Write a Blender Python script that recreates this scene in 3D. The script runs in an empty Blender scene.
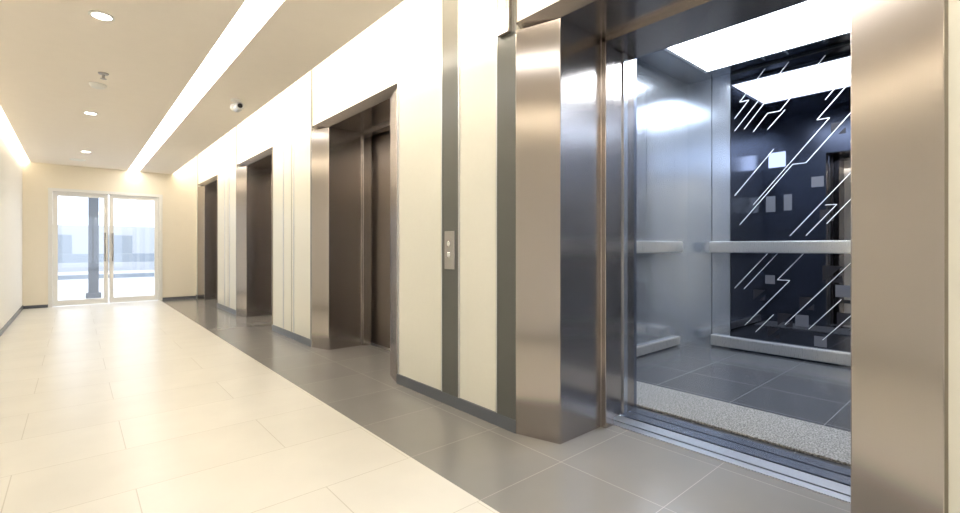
import bpy, math, bmesh
from mathutils import Vector
S=1.1
scn=bpy.context.scene
C=scn.collection

# ---------------------------------------------------------------- materials
def newmat(name):
    m=bpy.data.materials.new(name); m.use_nodes=True
    nt=m.node_tree; b=nt.nodes['Principled BSDF']
    return m,nt,b
def plain(name,col,rough=.5,metal=0.0,spec=.5,noise=0.0,nscale=8):
    m,nt,b=newmat(name)
    b.inputs['Roughness'].default_value=rough; b.inputs['Metallic'].default_value=metal
    b.inputs['Specular IOR Level'].default_value=spec
    if noise>0:
        tc=nt.nodes.new('ShaderNodeTexCoord'); n=nt.nodes.new('ShaderNodeTexNoise')
        n.inputs['Scale'].default_value=nscale; n.inputs['Detail'].default_value=4
        nt.links.new(tc.outputs['Object'],n.inputs['Vector'])
        mx=nt.nodes.new('ShaderNodeMix'); mx.data_type='RGBA'
        mx.inputs[6].default_value=(*[c*(1-noise) for c in col],1)
        mx.inputs[7].default_value=(*[min(1,c*(1+noise)) for c in col],1)
        nt.links.new(n.outputs['Fac'],mx.inputs[0]); nt.links.new(mx.outputs[2],b.inputs['Base Color'])
    else: b.inputs['Base Color'].default_value=(*col,1)
    return m
def steel(name,col,rough=.28,var=.015,stretch=(160,160,3),metal=1.0,aniso=0.0):
    m,nt,b=newmat(name)
    b.inputs['Metallic'].default_value=metal; b.inputs['Base Color'].default_value=(*col,1)
    tc=nt.nodes.new('ShaderNodeTexCoord'); mp=nt.nodes.new('ShaderNodeMapping')
    mp.inputs['Scale'].default_value=stretch
    n=nt.nodes.new('ShaderNodeTexNoise'); n.inputs['Scale'].default_value=4; n.inputs['Detail'].default_value=2
    nt.links.new(tc.outputs['Object'],mp.inputs[0]); nt.links.new(mp.outputs[0],n.inputs['Vector'])
    mr=nt.nodes.new('ShaderNodeMapRange'); mr.inputs['To Min'].default_value=rough-var; mr.inputs['To Max'].default_value=rough+var
    nt.links.new(n.outputs['Fac'],mr.inputs['Value']); nt.links.new(mr.outputs[0],b.inputs['Roughness'])
    if aniso:
        b.inputs['Anisotropic'].default_value=aniso
        cx=nt.nodes.new('ShaderNodeCombineXYZ'); cx.inputs[0].default_value=1; cx.inputs[1].default_value=1; cx.inputs[2].default_value=0
        nt.links.new(cx.outputs[0],b.inputs['Tangent'])
    return m
def tiles(name,c1,c2,joint,w,h,loc,rough,mortar=.004,offset=0.0,spec=.5):
    m,nt,b=newmat(name)
    tc=nt.nodes.new('ShaderNodeTexCoord'); mp=nt.nodes.new('ShaderNodeMapping')
    mp.inputs['Location'].default_value=loc
    br=nt.nodes.new('ShaderNodeTexBrick')
    br.offset=offset; br.inputs['Scale'].default_value=1
    br.inputs['Brick Width'].default_value=w; br.inputs['Row Height'].default_value=h
    br.inputs['Mortar Size'].default_value=mortar; br.inputs['Mortar Smooth'].default_value=.1
    br.inputs['Color1'].default_value=(*c1,1); br.inputs['Color2'].default_value=(*c2,1); br.inputs['Mortar'].default_value=(*joint,1)
    nt.links.new(tc.outputs['Object'],mp.inputs[0]); nt.links.new(mp.outputs[0],br.inputs['Vector'])
    n=nt.nodes.new('ShaderNodeTexNoise'); n.inputs['Scale'].default_value=3; n.inputs['Detail'].default_value=6
    nt.links.new(tc.outputs['Object'],n.inputs['Vector'])
    mx=nt.nodes.new('ShaderNodeMix'); mx.data_type='RGBA'; mx.blend_type='MULTIPLY'; mx.inputs[0].default_value=.15
    nt.links.new(br.outputs['Color'],mx.inputs[6]); nt.links.new(n.outputs['Fac'],mx.inputs[7])
    nt.links.new(mx.outputs[2],b.inputs['Base Color'])
    b.inputs['Roughness'].default_value=rough; b.inputs['Specular IOR Level'].default_value=spec
    return m
def emit(name,col,st):
    m=bpy.data.materials.new(name); m.use_nodes=True; nt=m.node_tree; nt.nodes.clear()
    e=nt.nodes.new('ShaderNodeEmission'); o=nt.nodes.new('ShaderNodeOutputMaterial')
    e.inputs[0].default_value=(*col,1); e.inputs[1].default_value=st; nt.links.new(e.outputs[0],o.inputs[0]); return m
def glass(name,col=(1,1,1),refl=.08):
    m=bpy.data.materials.new(name); m.use_nodes=True; nt=m.node_tree; nt.nodes.clear()
    t=nt.nodes.new('ShaderNodeBsdfTransparent'); t.inputs[0].default_value=(*col,1)
    g=nt.nodes.new('ShaderNodeBsdfGlossy'); g.inputs['Roughness'].default_value=.02
    x=nt.nodes.new('ShaderNodeMixShader'); x.inputs[0].default_value=refl
    o=nt.nodes.new('ShaderNodeOutputMaterial')
    nt.links.new(t.outputs[0],x.inputs[1]); nt.links.new(g.outputs[0],x.inputs[2]); nt.links.new(x.outputs[0],o.inputs[0]); return m
def speckle(name,c1,c2,scale,rough=.95):
    m,nt,b=newmat(name)
    tc=nt.nodes.new('ShaderNodeTexCoord'); n=nt.nodes.new('ShaderNodeTexNoise'); n.inputs['Scale'].default_value=scale; n.inputs['Detail'].default_value=2
    nt.links.new(tc.outputs['Object'],n.inputs['Vector'])
    r=nt.nodes.new('ShaderNodeValToRGB'); r.color_ramp.elements[0].position=.4; r.color_ramp.elements[1].position=.6
    r.color_ramp.elements[0].color=(*c1,1); r.color_ramp.elements[1].color=(*c2,1)
    nt.links.new(n.outputs['Fac'],r.inputs[0]); nt.links.new(r.outputs[0],b.inputs['Base Color'])
    bp=nt.nodes.new('ShaderNodeBump'); bp.inputs['Strength'].default_value=.6; bp.inputs['Distance'].default_value=.01
    nt.links.new(n.outputs['Fac'],bp.inputs['Height']); nt.links.new(bp.outputs[0],b.inputs['Normal'])
    b.inputs['Roughness'].default_value=rough; return m

M_ceil=plain('ceiling_paint',(.92,.85,.765),.75,noise=.02)
M_wallL=plain('left_wall_paint',(.86,.85,.82),.6,noise=.02)
M_wallE=plain('end_wall_paint',(.86,.79,.66),.7,noise=.02)
M_panel=plain('cream_laminate',(.72,.705,.625),.28,spec=.4,noise=.02,nscale=30)
M_stripe=plain('dark_grey_laminate',(.085,.088,.08),.3,noise=.05)
M_seam=plain('panel_joint',(.25,.22,.17),.6)
M_base=plain('dark_baseboard',(.10,.11,.13),.3)
M_steel=steel('brushed_steel',(.42,.385,.365),.22,.02,aniso=.8)
M_steelD=steel('brushed_steel_door',(.34,.305,.28),.28,aniso=.8)
M_steelC=steel('cab_steel',(.55,.59,.65),.2,.015,metal=.85,aniso=.6)
M_steelL=steel('satin_aluminium',(.66,.67,.69),.3)
M_cabdark=steel('cab_front_steel',(.24,.27,.34),.25,.02,metal=.85)
M_cabceil=steel('cab_ceiling_metal',(.26,.29,.34),.12,.02)
M_mirror=plain('tinted_mirror',(.16,.17,.205),.015,metal=1)
M_etch=plain('etched_white',(.85,.88,.92),.6)
M_etchd=plain('black_print',(.01,.01,.015),.4)
M_etchg=plain('grey_print',(.10,.105,.125),.3)
M_rail=steel('rail_satin_metal',(.66,.66,.65),.28,.02,metal=.85)
M_floorC=tiles('cream_floor_tiles',(.765,.745,.69),(.735,.715,.66),(.56,.53,.47),1.0*S,.5*S,(-.19*S,-1.384*S,0),.3,.0022,.4)
M_floorD=tiles('taupe_floor_tiles',(.25,.245,.237),(.235,.231,.225),(.42,.40,.38),.5*S,.5*S,(-1.205*S,-1.384*S,0),.18,.0016)
M_floorK=tiles('cab_floor_tiles',(.085,.09,.10),(.075,.08,.09),(.26,.27,.29),.5*S,.5*S,(-3.2*S,-1.2*S,0),.2,.002)
M_mat=speckle('grey_loop_carpet',(.12,.12,.12),(.36,.355,.345),120)
M_black=plain('dark_gap',(.01,.01,.01),.8)
M_white=plain('white_plastic',(.85,.84,.80),.4)
M_frame=plain('white_powdercoat',(.80,.79,.76),.35)
M_chrome=plain('chrome',(.8,.8,.8),.12,metal=1)
M_lens=plain('dark_lens',(.02,.02,.025),.1)
M_plate=steel('call_plate_steel',(.42,.40,.38),.3,.02)
M_glass=glass('clear_glass')
M_glassd=glass('door_glass',(.95,.97,1.0),.06)
M_strip=emit('linear_light_diffuser',(1,.95,.86),9)
M_cove=emit('cove_led',(1,.88,.68),60)
M_coveR=emit('cove_led_wallwash',(1,.92,.77),44)
M_down=emit('downlight_led',(1,.93,.8),25)
M_cabl=emit('cab_light_diffuser',(.87,.925,1),14)
M_disp=emit('display_glow',(.7,.8,1),6)
M_grnd=plain('outdoor_paving',(.72,.73,.75),.6,noise=.05)
M_road=plain('outdoor_low_wall',(.30,.34,.38),.7,noise=.05)
M_bld=plain('outdoor_building',(.50,.52,.55),.8,noise=.03)
M_out=plain('leaf_edge_standin',(.14,.16,.19),.5)

# ---------------------------------------------------------------- geometry
def mkobj(name,verts,faces,mats,parent=None,fm=None,smooth=False):
    me=bpy.data.meshes.new(name); me.from_pydata([tuple(c*S for c in v) for v in verts],[],faces)
    if not isinstance(mats,(list,tuple)): mats=[mats]
    for m in mats: me.materials.append(m)
    if fm:
        for p,i in zip(me.polygons,fm): p.material_index=i
    me.update()
    o=bpy.data.objects.new(name,me); C.objects.link(o)
    bm=bmesh.new(); bm.from_mesh(me); bmesh.ops.recalc_face_normals(bm,faces=bm.faces); bm.to_mesh(me); bm.free()
    if parent: o.parent=parent
    return o
def boxes(name,bl,mats,parent=None,bevel=0):
    v=[];f=[];fm=[]
    for b in bl:
        x0,x1,y0,y1,z0,z1=b[:6]; mi=b[6] if len(b)>6 else 0; k=len(v)
        v+=[(x0,y0,z0),(x1,y0,z0),(x1,y1,z0),(x0,y1,z0),(x0,y0,z1),(x1,y0,z1),(x1,y1,z1),(x0,y1,z1)]
        f+=[tuple(k+i for i in q) for q in [(0,3,2,1),(4,5,6,7),(0,1,5,4),(1,2,6,5),(2,3,7,6),(3,0,4,7)]]; fm+=[mi]*6
    o=mkobj(name,v,f,mats,parent,fm)
    if bevel:
        md=o.modifiers.new('bevel','BEVEL'); md.width=bevel*S; md.segments=2
    return o
def box(name,x0,x1,y0,y1,z0,z1,mat,parent=None,bevel=0):
    return boxes(name,[(x0,x1,y0,y1,z0,z1)],mat,parent,bevel)
def prism(name,pts,z0,z1,mat,parent=None,bevel=0):
    n=len(pts); v=[(x,y,z0) for x,y in pts]+[(x,y,z1) for x,y in pts]
    f=[tuple(range(n))[::-1],tuple(range(n,2*n))]+[(i,(i+1)%n,n+(i+1)%n,n+i) for i in range(n)]
    o=mkobj(name,v,f,mat,parent)
    if bevel:
        md=o.modifiers.new('bevel','BEVEL'); md.width=bevel*S; md.segments=2
    return o
def prismY(name,pts,y0,y1,mat,parent=None):
    n=len(pts); v=[(x,y0,z) for x,z in pts]+[(x,y1,z) for x,z in pts]
    f=[tuple(range(n))[::-1],tuple(range(n,2*n))]+[(i,(i+1)%n,n+(i+1)%n,n+i) for i in range(n)]
    return mkobj(name,v,f,mat,parent)
def lathe(name,prof,c,mat,parent=None,axis='z',seg=32,fm=None):
    v=[];f=[];m=[]
    for i,(r,h) in enumerate(prof):
        for s in range(seg):
            a=2*math.pi*s/seg; p=(r*math.cos(a),r*math.sin(a),h)
            if axis=='x': p=(p[2],p[0],p[1])
            if axis=='y': p=(p[0],p[2],p[1])
            v.append((c[0]+p[0],c[1]+p[1],c[2]+p[2]))
    for i in range(len(prof)-1):
        for s in range(seg):
            f.append((i*seg+s,i*seg+(s+1)%seg,(i+1)*seg+(s+1)%seg,(i+1)*seg+s)); m.append(fm[i] if fm else 0)
    f.append(tuple(range(seg))[::-1]); m.append(fm[0] if fm else 0)
    k=(len(prof)-1)*seg; f.append(tuple(range(k,k+seg))); m.append(fm[-1] if fm else 0)
    return mkobj(name,v,f,mat,parent,m)
def empty(name,loc=(0,0,0)):
    e=bpy.data.objects.new(name,None); C.objects.link(e); e.empty_display_size=.1; return e

XW=1.79; XL=-.64; YE=10.5; YB=-4.5; ZC=2.38; ZT=2.85; XF=1.205; XB=2.6
PW=1.63
portals=[-2.73,.123,2.973,5.84,8.70]

boxes('floor',[(XL-.1,XF,YB,YE,-.05,0,0),(XF,2.28,YB,YE,-.05,0,1)],[M_floorC,M_floorD])

boxes('ceiling',[(-.55,.72,YB,YE,ZC,ZC+.04),(.885,1.39,YB,YE,ZC,ZC+.04),(.72,.885,YB,YE,ZC+.03,ZC+.05),
                 (XL-.1,XB+.05,YB-.1,YE+.1,ZT,ZT+.05)],M_ceil)
box('linear_ceiling_light',.725,.88,YB+.05,YE-.02,ZC+.004,ZC+.03,M_strip)
box('cove_light_strip',1.35,1.39,YB+.05,YE-.02,ZC+.04,ZC+.065,M_coveR)
box('cove_light_strip',-.55,-.52,YB+.05,YE-.02,ZC+.04,ZC+.065,M_cove)

box('wall_left',XL-.1,XL,YB-.1,YE+.1,-.05,ZT,M_wallL)
box('baseboard_left',XL,XL+.012,YB,YE,0,.06,M_base)
DX0,DX1,DZ=-.307,1.206,1.95
boxes('wall_end',[(XL,DX0,YE,YE+.12,-.05,ZT),(DX1,XB,YE,YE+.12,-.05,ZT),(DX0,DX1,YE,YE+.12,DZ,ZT)],M_wallE)
boxes('baseboard_end',[(XL+.012,DX0-.03,YE-.012,YE,0,.05),(DX1+.03,XW,YE-.012,YE,0,.05)],M_base)
boxes('wall_back',[(XL,-.45,YB-.12,YB,-.05,ZT),(1.6,XB,YB-.12,YB,-.05,ZT),(-.45,1.6,YB-.12,YB,2.3,ZT),(-.45,1.6,YB-.12,YB,-.05,.1)],M_wallE)
w=empty('window_1')
boxes('window_frame',[(-.45,1.6,YB-.09,YB-.03,.1,.15),(-.45,1.6,YB-.09,YB-.03,2.25,2.3),(-.45,-.4,YB-.09,YB-.03,.15,2.25),(1.55,1.6,YB-.09,YB-.03,.15,2.25),(.55,.6,YB-.09,YB-.03,.15,2.25)],M_frame,w)
box('window_glass',-.4,1.55,YB-.065,YB-.06,.15,2.25,M_glass,w)

bl=[]; edges=[YB]
for p in portals: edges+= [p,p+PW]
edges.append(YE)
for i in range(0,len(edges),2): bl.append((XW,XB,edges[i],edges[i+1],-.05,ZT))
for p in portals: bl.append((XW,XB,p,p+PW,2.2,ZT))
boxes('wall_right',bl,M_panel)
bb=[(XW-.012,XW,edges[i],edges[i+1],0,.07) for i in range(0,len(edges),2)]
boxes('baseboard_right',bb,M_base)
st=[]
for y0,y1 in [(1.756,1.902),(2.253,2.419)]:
    st.append((XW-.006,XW,y0,y1,.07,ZT))
for p in portals[2:]:
    st.append((XW-.006,XW,p+PW+.002,p+PW+.045,.07,ZT))
boxes('trim_1',st,M_stripe)
se=[]
for p in portals:
    for y in (p-.006,p+PW-.003):
        se.append((XW-.002,XW,y,y+.008,2.2 if y>p else .07,ZT))
for y in (5.2,8.0): se.append((XW-.002,XW,y,y+.008,.07,ZT))
boxes('trim_2',se,M_seam)
boxes('trim_3',[(XW-.008,XW,y,y+.010,.07,ZT) for y in (1.902,2.243,2.419,2.957,5.12,5.45,7.9,8.2)],M_steelL)

# ---------------------------------------------------------------- portals
def portal(yR,closed):
    yL=yR+PW
    e=empty('elevator_portal')
    x0=XW-.012
    L=[(x0,yL),(1.85,yL-.247),(2.2,yL-.247),(2.2,yL-.28),(2.28,yL-.28),(2.28,yL-.215),(XB,yL-.215),(XB,yL)]
    R=[(x0,yR),(1.85,yR+.217),(2.2,yR+.217),(2.2,yR+.25),(2.28,yR+.25),(2.28,yR+.185),(XB,yR+.185),(XB,yR)]
    prism('jamb_far',L,0,2.16,M_steel,e,.004)
    prism('jamb_near',R,0,2.16,M_steel,e,.004)
    prismY('header',[(x0,2.2),(1.85,2.16),(2.2,2.16),(2.2,2.13),(2.28,2.13),(2.28,2.165),(XB,2.165),(XB,2.2)],yR,yL,M_steel,e)
    a,b=yR+.185,yL-.215
    boxes('landing_sill',[(2.28,2.33,a,b,-.05,.004,0),(2.345,2.43,a,b,-.05,.004,0),(2.28,2.43,a,b,-.05,-.01,1)],[M_steelL,M_black],e)
    if closed:
        m=(a+b)/2
        box('door_panel_near',2.325,2.355,a,m-.002,.006,2.16,M_steelD,e,.003)
        box('door_panel_far',2.325,2.355,m+.002,b,.006,2.16,M_steelD,e,.003)
        box('shaft_backing',2.43,2.6,a,b,-.05,2.16,M_black,e)
    else:
        box('door_panel_far',2.325,2.36,b-.012,b+.05,.006,2.16,M_steelD,e,.003)
        box('door_panel_near',2.325,2.36,a-.05,a+.012,.006,2.16,M_steelD,e,.003)
    return e
for i,p in enumerate(portals): portal(p,i!=1)

# ---------------------------------------------------------------- open cab
cab=empty('elevator_cab')
X0,X1,Y0,Y1,ZK=2.6,4.85,-.4,2.25,2.7
a,b=.123+.185,1.754-.215
boxes('car_sill',[(2.45,2.53,a,b,-.05,.003,0),(2.545,2.62,a,b,-.05,.003,0),(2.43,2.62,a,b,-.06,-.02,1)],[M_cabdark,M_black],cab)
box('cab_floor',2.62,X1+.02,Y0-.02,Y1+.02,-.05,0,M_floorK,cab)
boxes('cab_front_wall',[(X0,X0+.03,b,Y1,0,ZK),(X0,X0+.03,Y0,a,0,ZK),(X0,X0+.03,a,b,2.17,ZK)],M_cabdark,cab)
boxes('car_door_edges',[(2.47,2.51,b-.01,b+.05,.006,2.16),(2.47,2.51,a-.05,a+.01,.006,2.16)],M_steelC,cab)
def side(nm,ya,yb,yc,yd):
    xs=[X0,3.42,4.02,4.56,X1+.004]
    pl=[(xs[i]+(.003 if i else 0),xs[i+1]-.003,ya,yb,0,ZK,0) for i in range(4)]
    pl.append((X0,X1+.05,yc,yd,-.02,ZK+.02,1))
    boxes(nm,pl,[M_steelC,M_stripe],cab)
side('cab_side_wall_far',Y1,Y1+.02,Y1+.019,Y1+.05)
side('cab_side_wall_near',Y0-.02,Y0,Y0-.05,Y0-.019)
boxes('cab_back_wall',[(X1,X1+.02,2.008,Y1,0,ZK,0),(X1,X1+.02,1.83,2.0,0,ZK,0),(X1,X1+.02,Y0,-.158,0,ZK,0),(X1,X1+.02,-.15,.02,0,ZK,0),(X1+.019,X1+.05,Y0-.05,Y1+.05,-.02,ZK+.02,1)],[M_steelC,M_stripe],cab)
box('back_mirror',X1-.008,X1+.019,.024,1.822,.0,2.68,M_mirror,cab)
box('cab_ceiling',X0,X1+.06,Y0-.06,Y1+.06,ZK,ZK+.05,M_cabceil,cab)
boxes('ceiling_light_frame',[(3.57,3.6,-.08,1.95,ZK-.025,ZK),(4.55,4.58,-.08,1.95,ZK-.025,ZK),(3.6,4.55,-.08,-.05,ZK-.025,ZK),(3.6,4.55,1.92,1.95,ZK-.025,ZK)],M_steelL,cab)
box('ceiling_light_diffuser',3.6,4.55,-.05,1.92,ZK-.02,ZK,M_cabl,cab)
def rail(nm,x0,x1,y0,y1,z0,z1): return box(nm,x0,x1,y0,y1,z0,z1,M_rail,cab,.008)
rail('handrail_back',X1-.07,X1-.045,-.15,2.0,.945,1.055)
rail('handrail_side_far',3.0,4.6,Y1-.07,Y1-.045,.945,1.055)
rail('handrail_side_near',3.0,4.6,Y0+.045,Y0+.07,.945,1.055)
boxes('rail_brackets',[(X1-.045,X1-.0,y,y+.03,.98,1.02) for y in (.1,.9,1.87)]+[(x,x+.03,Y1-.045,Y1,.98,1.02) for x in (3.2,4.4)]+[(x,x+.03,Y0,Y0+.045,.98,1.02) for x in (3.2,4.4)],M_steelL,cab)
rail('bumper_rail_back',X1-.05,X1-.008,-.15,2.0,.02,.125)
rail('bumper_rail_side_far',2.8,4.6,Y1-.045,Y1,.02,.10)
rail('bumper_rail_side_near',2.8,4.6,Y0,Y0+.045,.02,.10)
boxes('control_panel',[(X0+.03,X0+.04,1.88,2.22,.55,2.35,0),(X0+.04,X0+.044,1.97,2.17,2.06,2.26,1)],[M_cabdark,M_disp],cab)
boxes('control_notice_plates',[(X0+.04,X0+.044,2.09,2.20,1.47,1.68),(X0+.04,X0+.044,1.90,1.99,1.48,1.69)],M_white,cab)
bs=[]
for r in range(8):
    for c in range(2):
        bs.append((X0+.04,X0+.048,1.98+c*.07,2.02+c*.07,.72+r*.07,.755+r*.07))
boxes('control_buttons',bs,M_chrome,cab)
def stroke(pts,w=.0048):
    vs=[];fs=[]
    x=X1-.0095
    for (ya,za),(yb,zb) in zip(pts[:-1],pts[1:]):
        d=Vector((yb-ya,zb-za)).normalized(); n=Vector((-d.y,d.x))*w/2; k=len(vs)
        vs+=[(x,ya+n.x,za+n.y),(x,ya-n.x,za-n.y),(x,yb-n.x,zb-n.y),(x,yb+n.x,zb+n.y)]; fs.append((k,k+1,k+2,k+3))
    return vs,fs
V=[];F=[]
lines=[[(1.785,2.13),(1.33,2.665)],
[(1.785,2.25),(1.66,2.40),(1.74,2.40),(1.52,2.66)],
[(1.70,2.13),(1.52,2.35)],
[(1.62,2.09),(1.50,2.24),(1.40,2.24),(1.06,2.64)],
[(1.50,2.09),(1.36,2.24)],
[(1.62,1.40),(1.03,2.10),(1.12,2.10),(.68,2.62)],
[(1.74,1.215),(1.30,1.74),(1.20,1.74),(.78,2.24),(.5,2.5)],
[(1.322,1.10),(.85,1.66),(.4,2.2)],
[(1.20,1.10),(.98,1.36),(1.06,1.36)],[(1.06,2.26),(.88,2.48)],
[(1.785,1.50),(1.45,1.90)],[(1.05,1.2),(.7,1.62),(.8,1.62),(.4,2.1)],
[(1.785,.60),(1.50,.94)],[(1.70,.60),(1.42,.94)],[(1.695,.25),(1.322,.70),(1.42,.70),(1.22,.94)],[(1.36,.30),(.86,.90)],[(1.6,.2),(1.45,.38)],
[(1.18,.28),(.95,.56)],[(1.08,.20),(.88,.44)],[(.8,.3),(.3,.9)]]
for l in lines:
    v,f=stroke(l); k=len(V); V+=v; F+=[tuple(i+k for i in q) for q in f]
mkobj('etched_lines',V,F,M_etch,cab)
V=[];F=[]
for (y,z,s) in [(1.42,.28,.12),(1.08,.70,.14),(.98,.30,.15),(1.62,.5,.10),(1.1,1.22,.10),(1.50,.16,.10),(1.25,.45,.11),(1.02,1.95,.1)]:
    k=len(V); x=X1-.0093; V+=[(x,y,z),(x,y-s,z+s),(x,y,z+s),(x,y-s,z),(x,y-s,z+s*.5),(x,y-s*.5,z)]; F.append((k,k+1,k+2)); F.append((k+5,k+3,k+4))
mkobj('printed_dark_triangles',V,F,M_etchd,cab)
V=[];F=[]
for (y,z,s) in [(1.28,.30,.10),(.99,.58,.10),(1.52,.66,.08),(1.16,1.52,.09),(1.14,.14,.09)]:
    k=len(V); x=X1-.0091; V+=[(x,y,z),(x,y-s,z),(x,y-s,z+s),(x,y,z+s)]; F.append((k,k+1,k+2,k+3))
mkobj('printed_grey_squares',V,F,M_etchg,cab)
box('floor_mat',2.66,3.12,Y0+.05,Y1-.06,0,.014,M_mat,None,.004)

# ---------------------------------------------------------------- call panel & lantern
cp=empty('elevator_call_panel')
box('plate',XW-.014,XW-.006,2.285,2.385,.86,1.10,M_plate,cp,.003)
lathe('button_up',[(.018,0),(.018,-.006),(.014,-.008)],(XW-.014,2.335,1.02),M_chrome,cp,'x')
lathe('button_down',[(.018,0),(.018,-.006),(.014,-.008)],(XW-.014,2.335,.95),M_chrome,cp,'x')
ln=empty('hall_lantern')
box('lantern_body',XW-.035,XW-.006,1.785,1.875,2.16,2.46,M_steel,ln,.004)
box('lantern_lens',XW-.038,XW-.035,1.805,1.855,2.22,2.40,M_white,ln)

# ---------------------------------------------------------------- ceiling fittings
def spot(x,y,en):
    l=bpy.data.lights.new('downlight_lamp','SPOT'); l.energy=en; l.color=(1,.90,.76); l.spot_size=math.radians(120); l.spot_blend=.6; l.shadow_soft_size=.05
    o=bpy.data.objects.new('downlight_lamp',l); C.objects.link(o); o.location=(x*S,y*S,(ZC-.03)*S); return o
for y in (-1.77,.9,3.57,6.24,8.8):
    e=empty('recessed_downlight')
    lathe('trim_ring',[(.060,0),(.062,-.006),(.048,-.008),(.046,-.002)],(.12,y,ZC),M_white,e)
    lathe('led_disc',[(.045,0),(.045,-.004)],(.12,y,ZC-.001),M_down,e)
    o=spot(.12,y,16); o.parent=e
lathe('smoke_detector',[(.06,0),(.06,-.012),(.045,-.03),(.02,-.036)],(.146,5.1,ZC),M_white)
lathe('ceiling_sprinkler',[(.035,0.0),(.035,-.004),(.03,-.01),(.010,-.012),(.009,-.04),(.02,-.043),(.02,-.046)],(.17,4.75,ZC),M_plate)
lathe('ceiling_speaker',[(.10,0),(.10,-.008),(.085,-.014),(.03,-.014)],(.03,9.7,ZC),M_white)
sc=empty('security_camera')
lathe('mount_base',[(.045,0),(.045,-.015),(.015,-.02),(.015,-.05)],(1.14,4.79,ZC),M_white,sc)
lathe('dome_housing',[(.03,-.04),(.048,-.055),(.05,-.09),(.035,-.105)],(1.14,4.79,ZC),M_white,sc)
lathe('camera_barrel',[(.034,.02),(.034,-.10),(.028,-.105),(.012,-.106)],(1.14,4.76,ZC-.085),M_steelL,sc,'y')
lathe('lens',[(.022,-.106),(.02,-.112)],(1.14,4.76,ZC-.085),M_lens,sc,'y')

# ---------------------------------------------------------------- end glass double door
d=empty('door_1')
y0,y1=YE+.0,YE+.08
boxes('door_frame',[(DX0-.03,DX0+.025,YE-.02,y1,0,DZ+.03),(DX1-.025,DX1+.03,YE-.02,y1,0,DZ+.03),(DX0+.025,DX1-.025,YE-.02,y1,DZ-.02,DZ+.03)],M_frame,d)
mid=(DX0+DX1)/2
def leaf(nm,xa,xb):
    boxes(nm+'_frame',[(xa,xa+.06,YE+.02,YE+.06,.01,DZ-.025),(xb-.06,xb,YE+.02,YE+.06,.01,DZ-.025),(xa+.06,xb-.06,YE+.02,YE+.06,.01,.10),(xa+.06,xb-.06,YE+.02,YE+.06,DZ-.09,DZ-.025)],M_frame,d)
    box(nm+'_glass',xa+.06,xb-.06,YE+.037,YE+.043,.10,DZ-.09,M_glassd,d)
leaf('leaf_a',DX0+.028,mid-.008); leaf('leaf_b',mid+.008,DX1-.028)
for nm,x in (('handle_a',mid-.055),('handle_b',mid+.055)):
    lathe(nm,[(.013,-.25),(.013,.25)],(x,YE-.035,1.0),M_plate,d)
    boxes(nm+'_posts',[(x-.008,x+.008,YE-.035,YE+.02,z-.008,z+.008) for z in (.80,1.2)],M_plate,d)
box('outdoor_ground',-8,10,YE+.12,YE+20,-.1,-.02,M_grnd)
box('outdoor_ground_back',-8,10,YB-12,YB-.12,-.1,-.02,M_grnd)
boxes('outdoor_low_wall',[(-6,8,YE+9,YE+9.4,-.02,.1),(-6,8,YE+9,YE+9.4,.5,.78)],M_road)
boxes('leaf_edge_standin',[(.20,.36,YE+1.6,YE+1.8,-.02,2.6),(.16,.40,YE+1.56,YE+1.84,-.02,.08)],M_out)  # upright added outdoors, standing in for the left door leaf's dark edge strip
# pale building across the street with recessed openings
boxes('outdoor_building',[(-8,10,YE+15,YE+15.5,-.02,1.9,0)]+[(x,x+.9,YE+14.97,YE+15,.6,1.5,1) for x in (-5,-3,-1,1,3,5)],[M_bld,M_road])

wd=bpy.data.worlds.new('world'); scn.world=wd; wd.use_nodes=True
bg=wd.node_tree.nodes['Background']; bg.inputs[0].default_value=(.88,.93,1,1); bg.inputs[1].default_value=2.0

cd=bpy.data.cameras.new('camera'); cam=bpy.data.objects.new('camera',cd); C.objects.link(cam)
cam.location=(0,0,1*S); cam.rotation_euler=(math.radians(90),0,-math.radians(41.05))
cd.sensor_width=36; cd.lens=465/960*36; cd.shift_y=-9.5/960; cd.clip_start=.02
scn.camera=cam
scn.view_settings.view_transform='Standard'
scn.view_settings.exposure=0.36
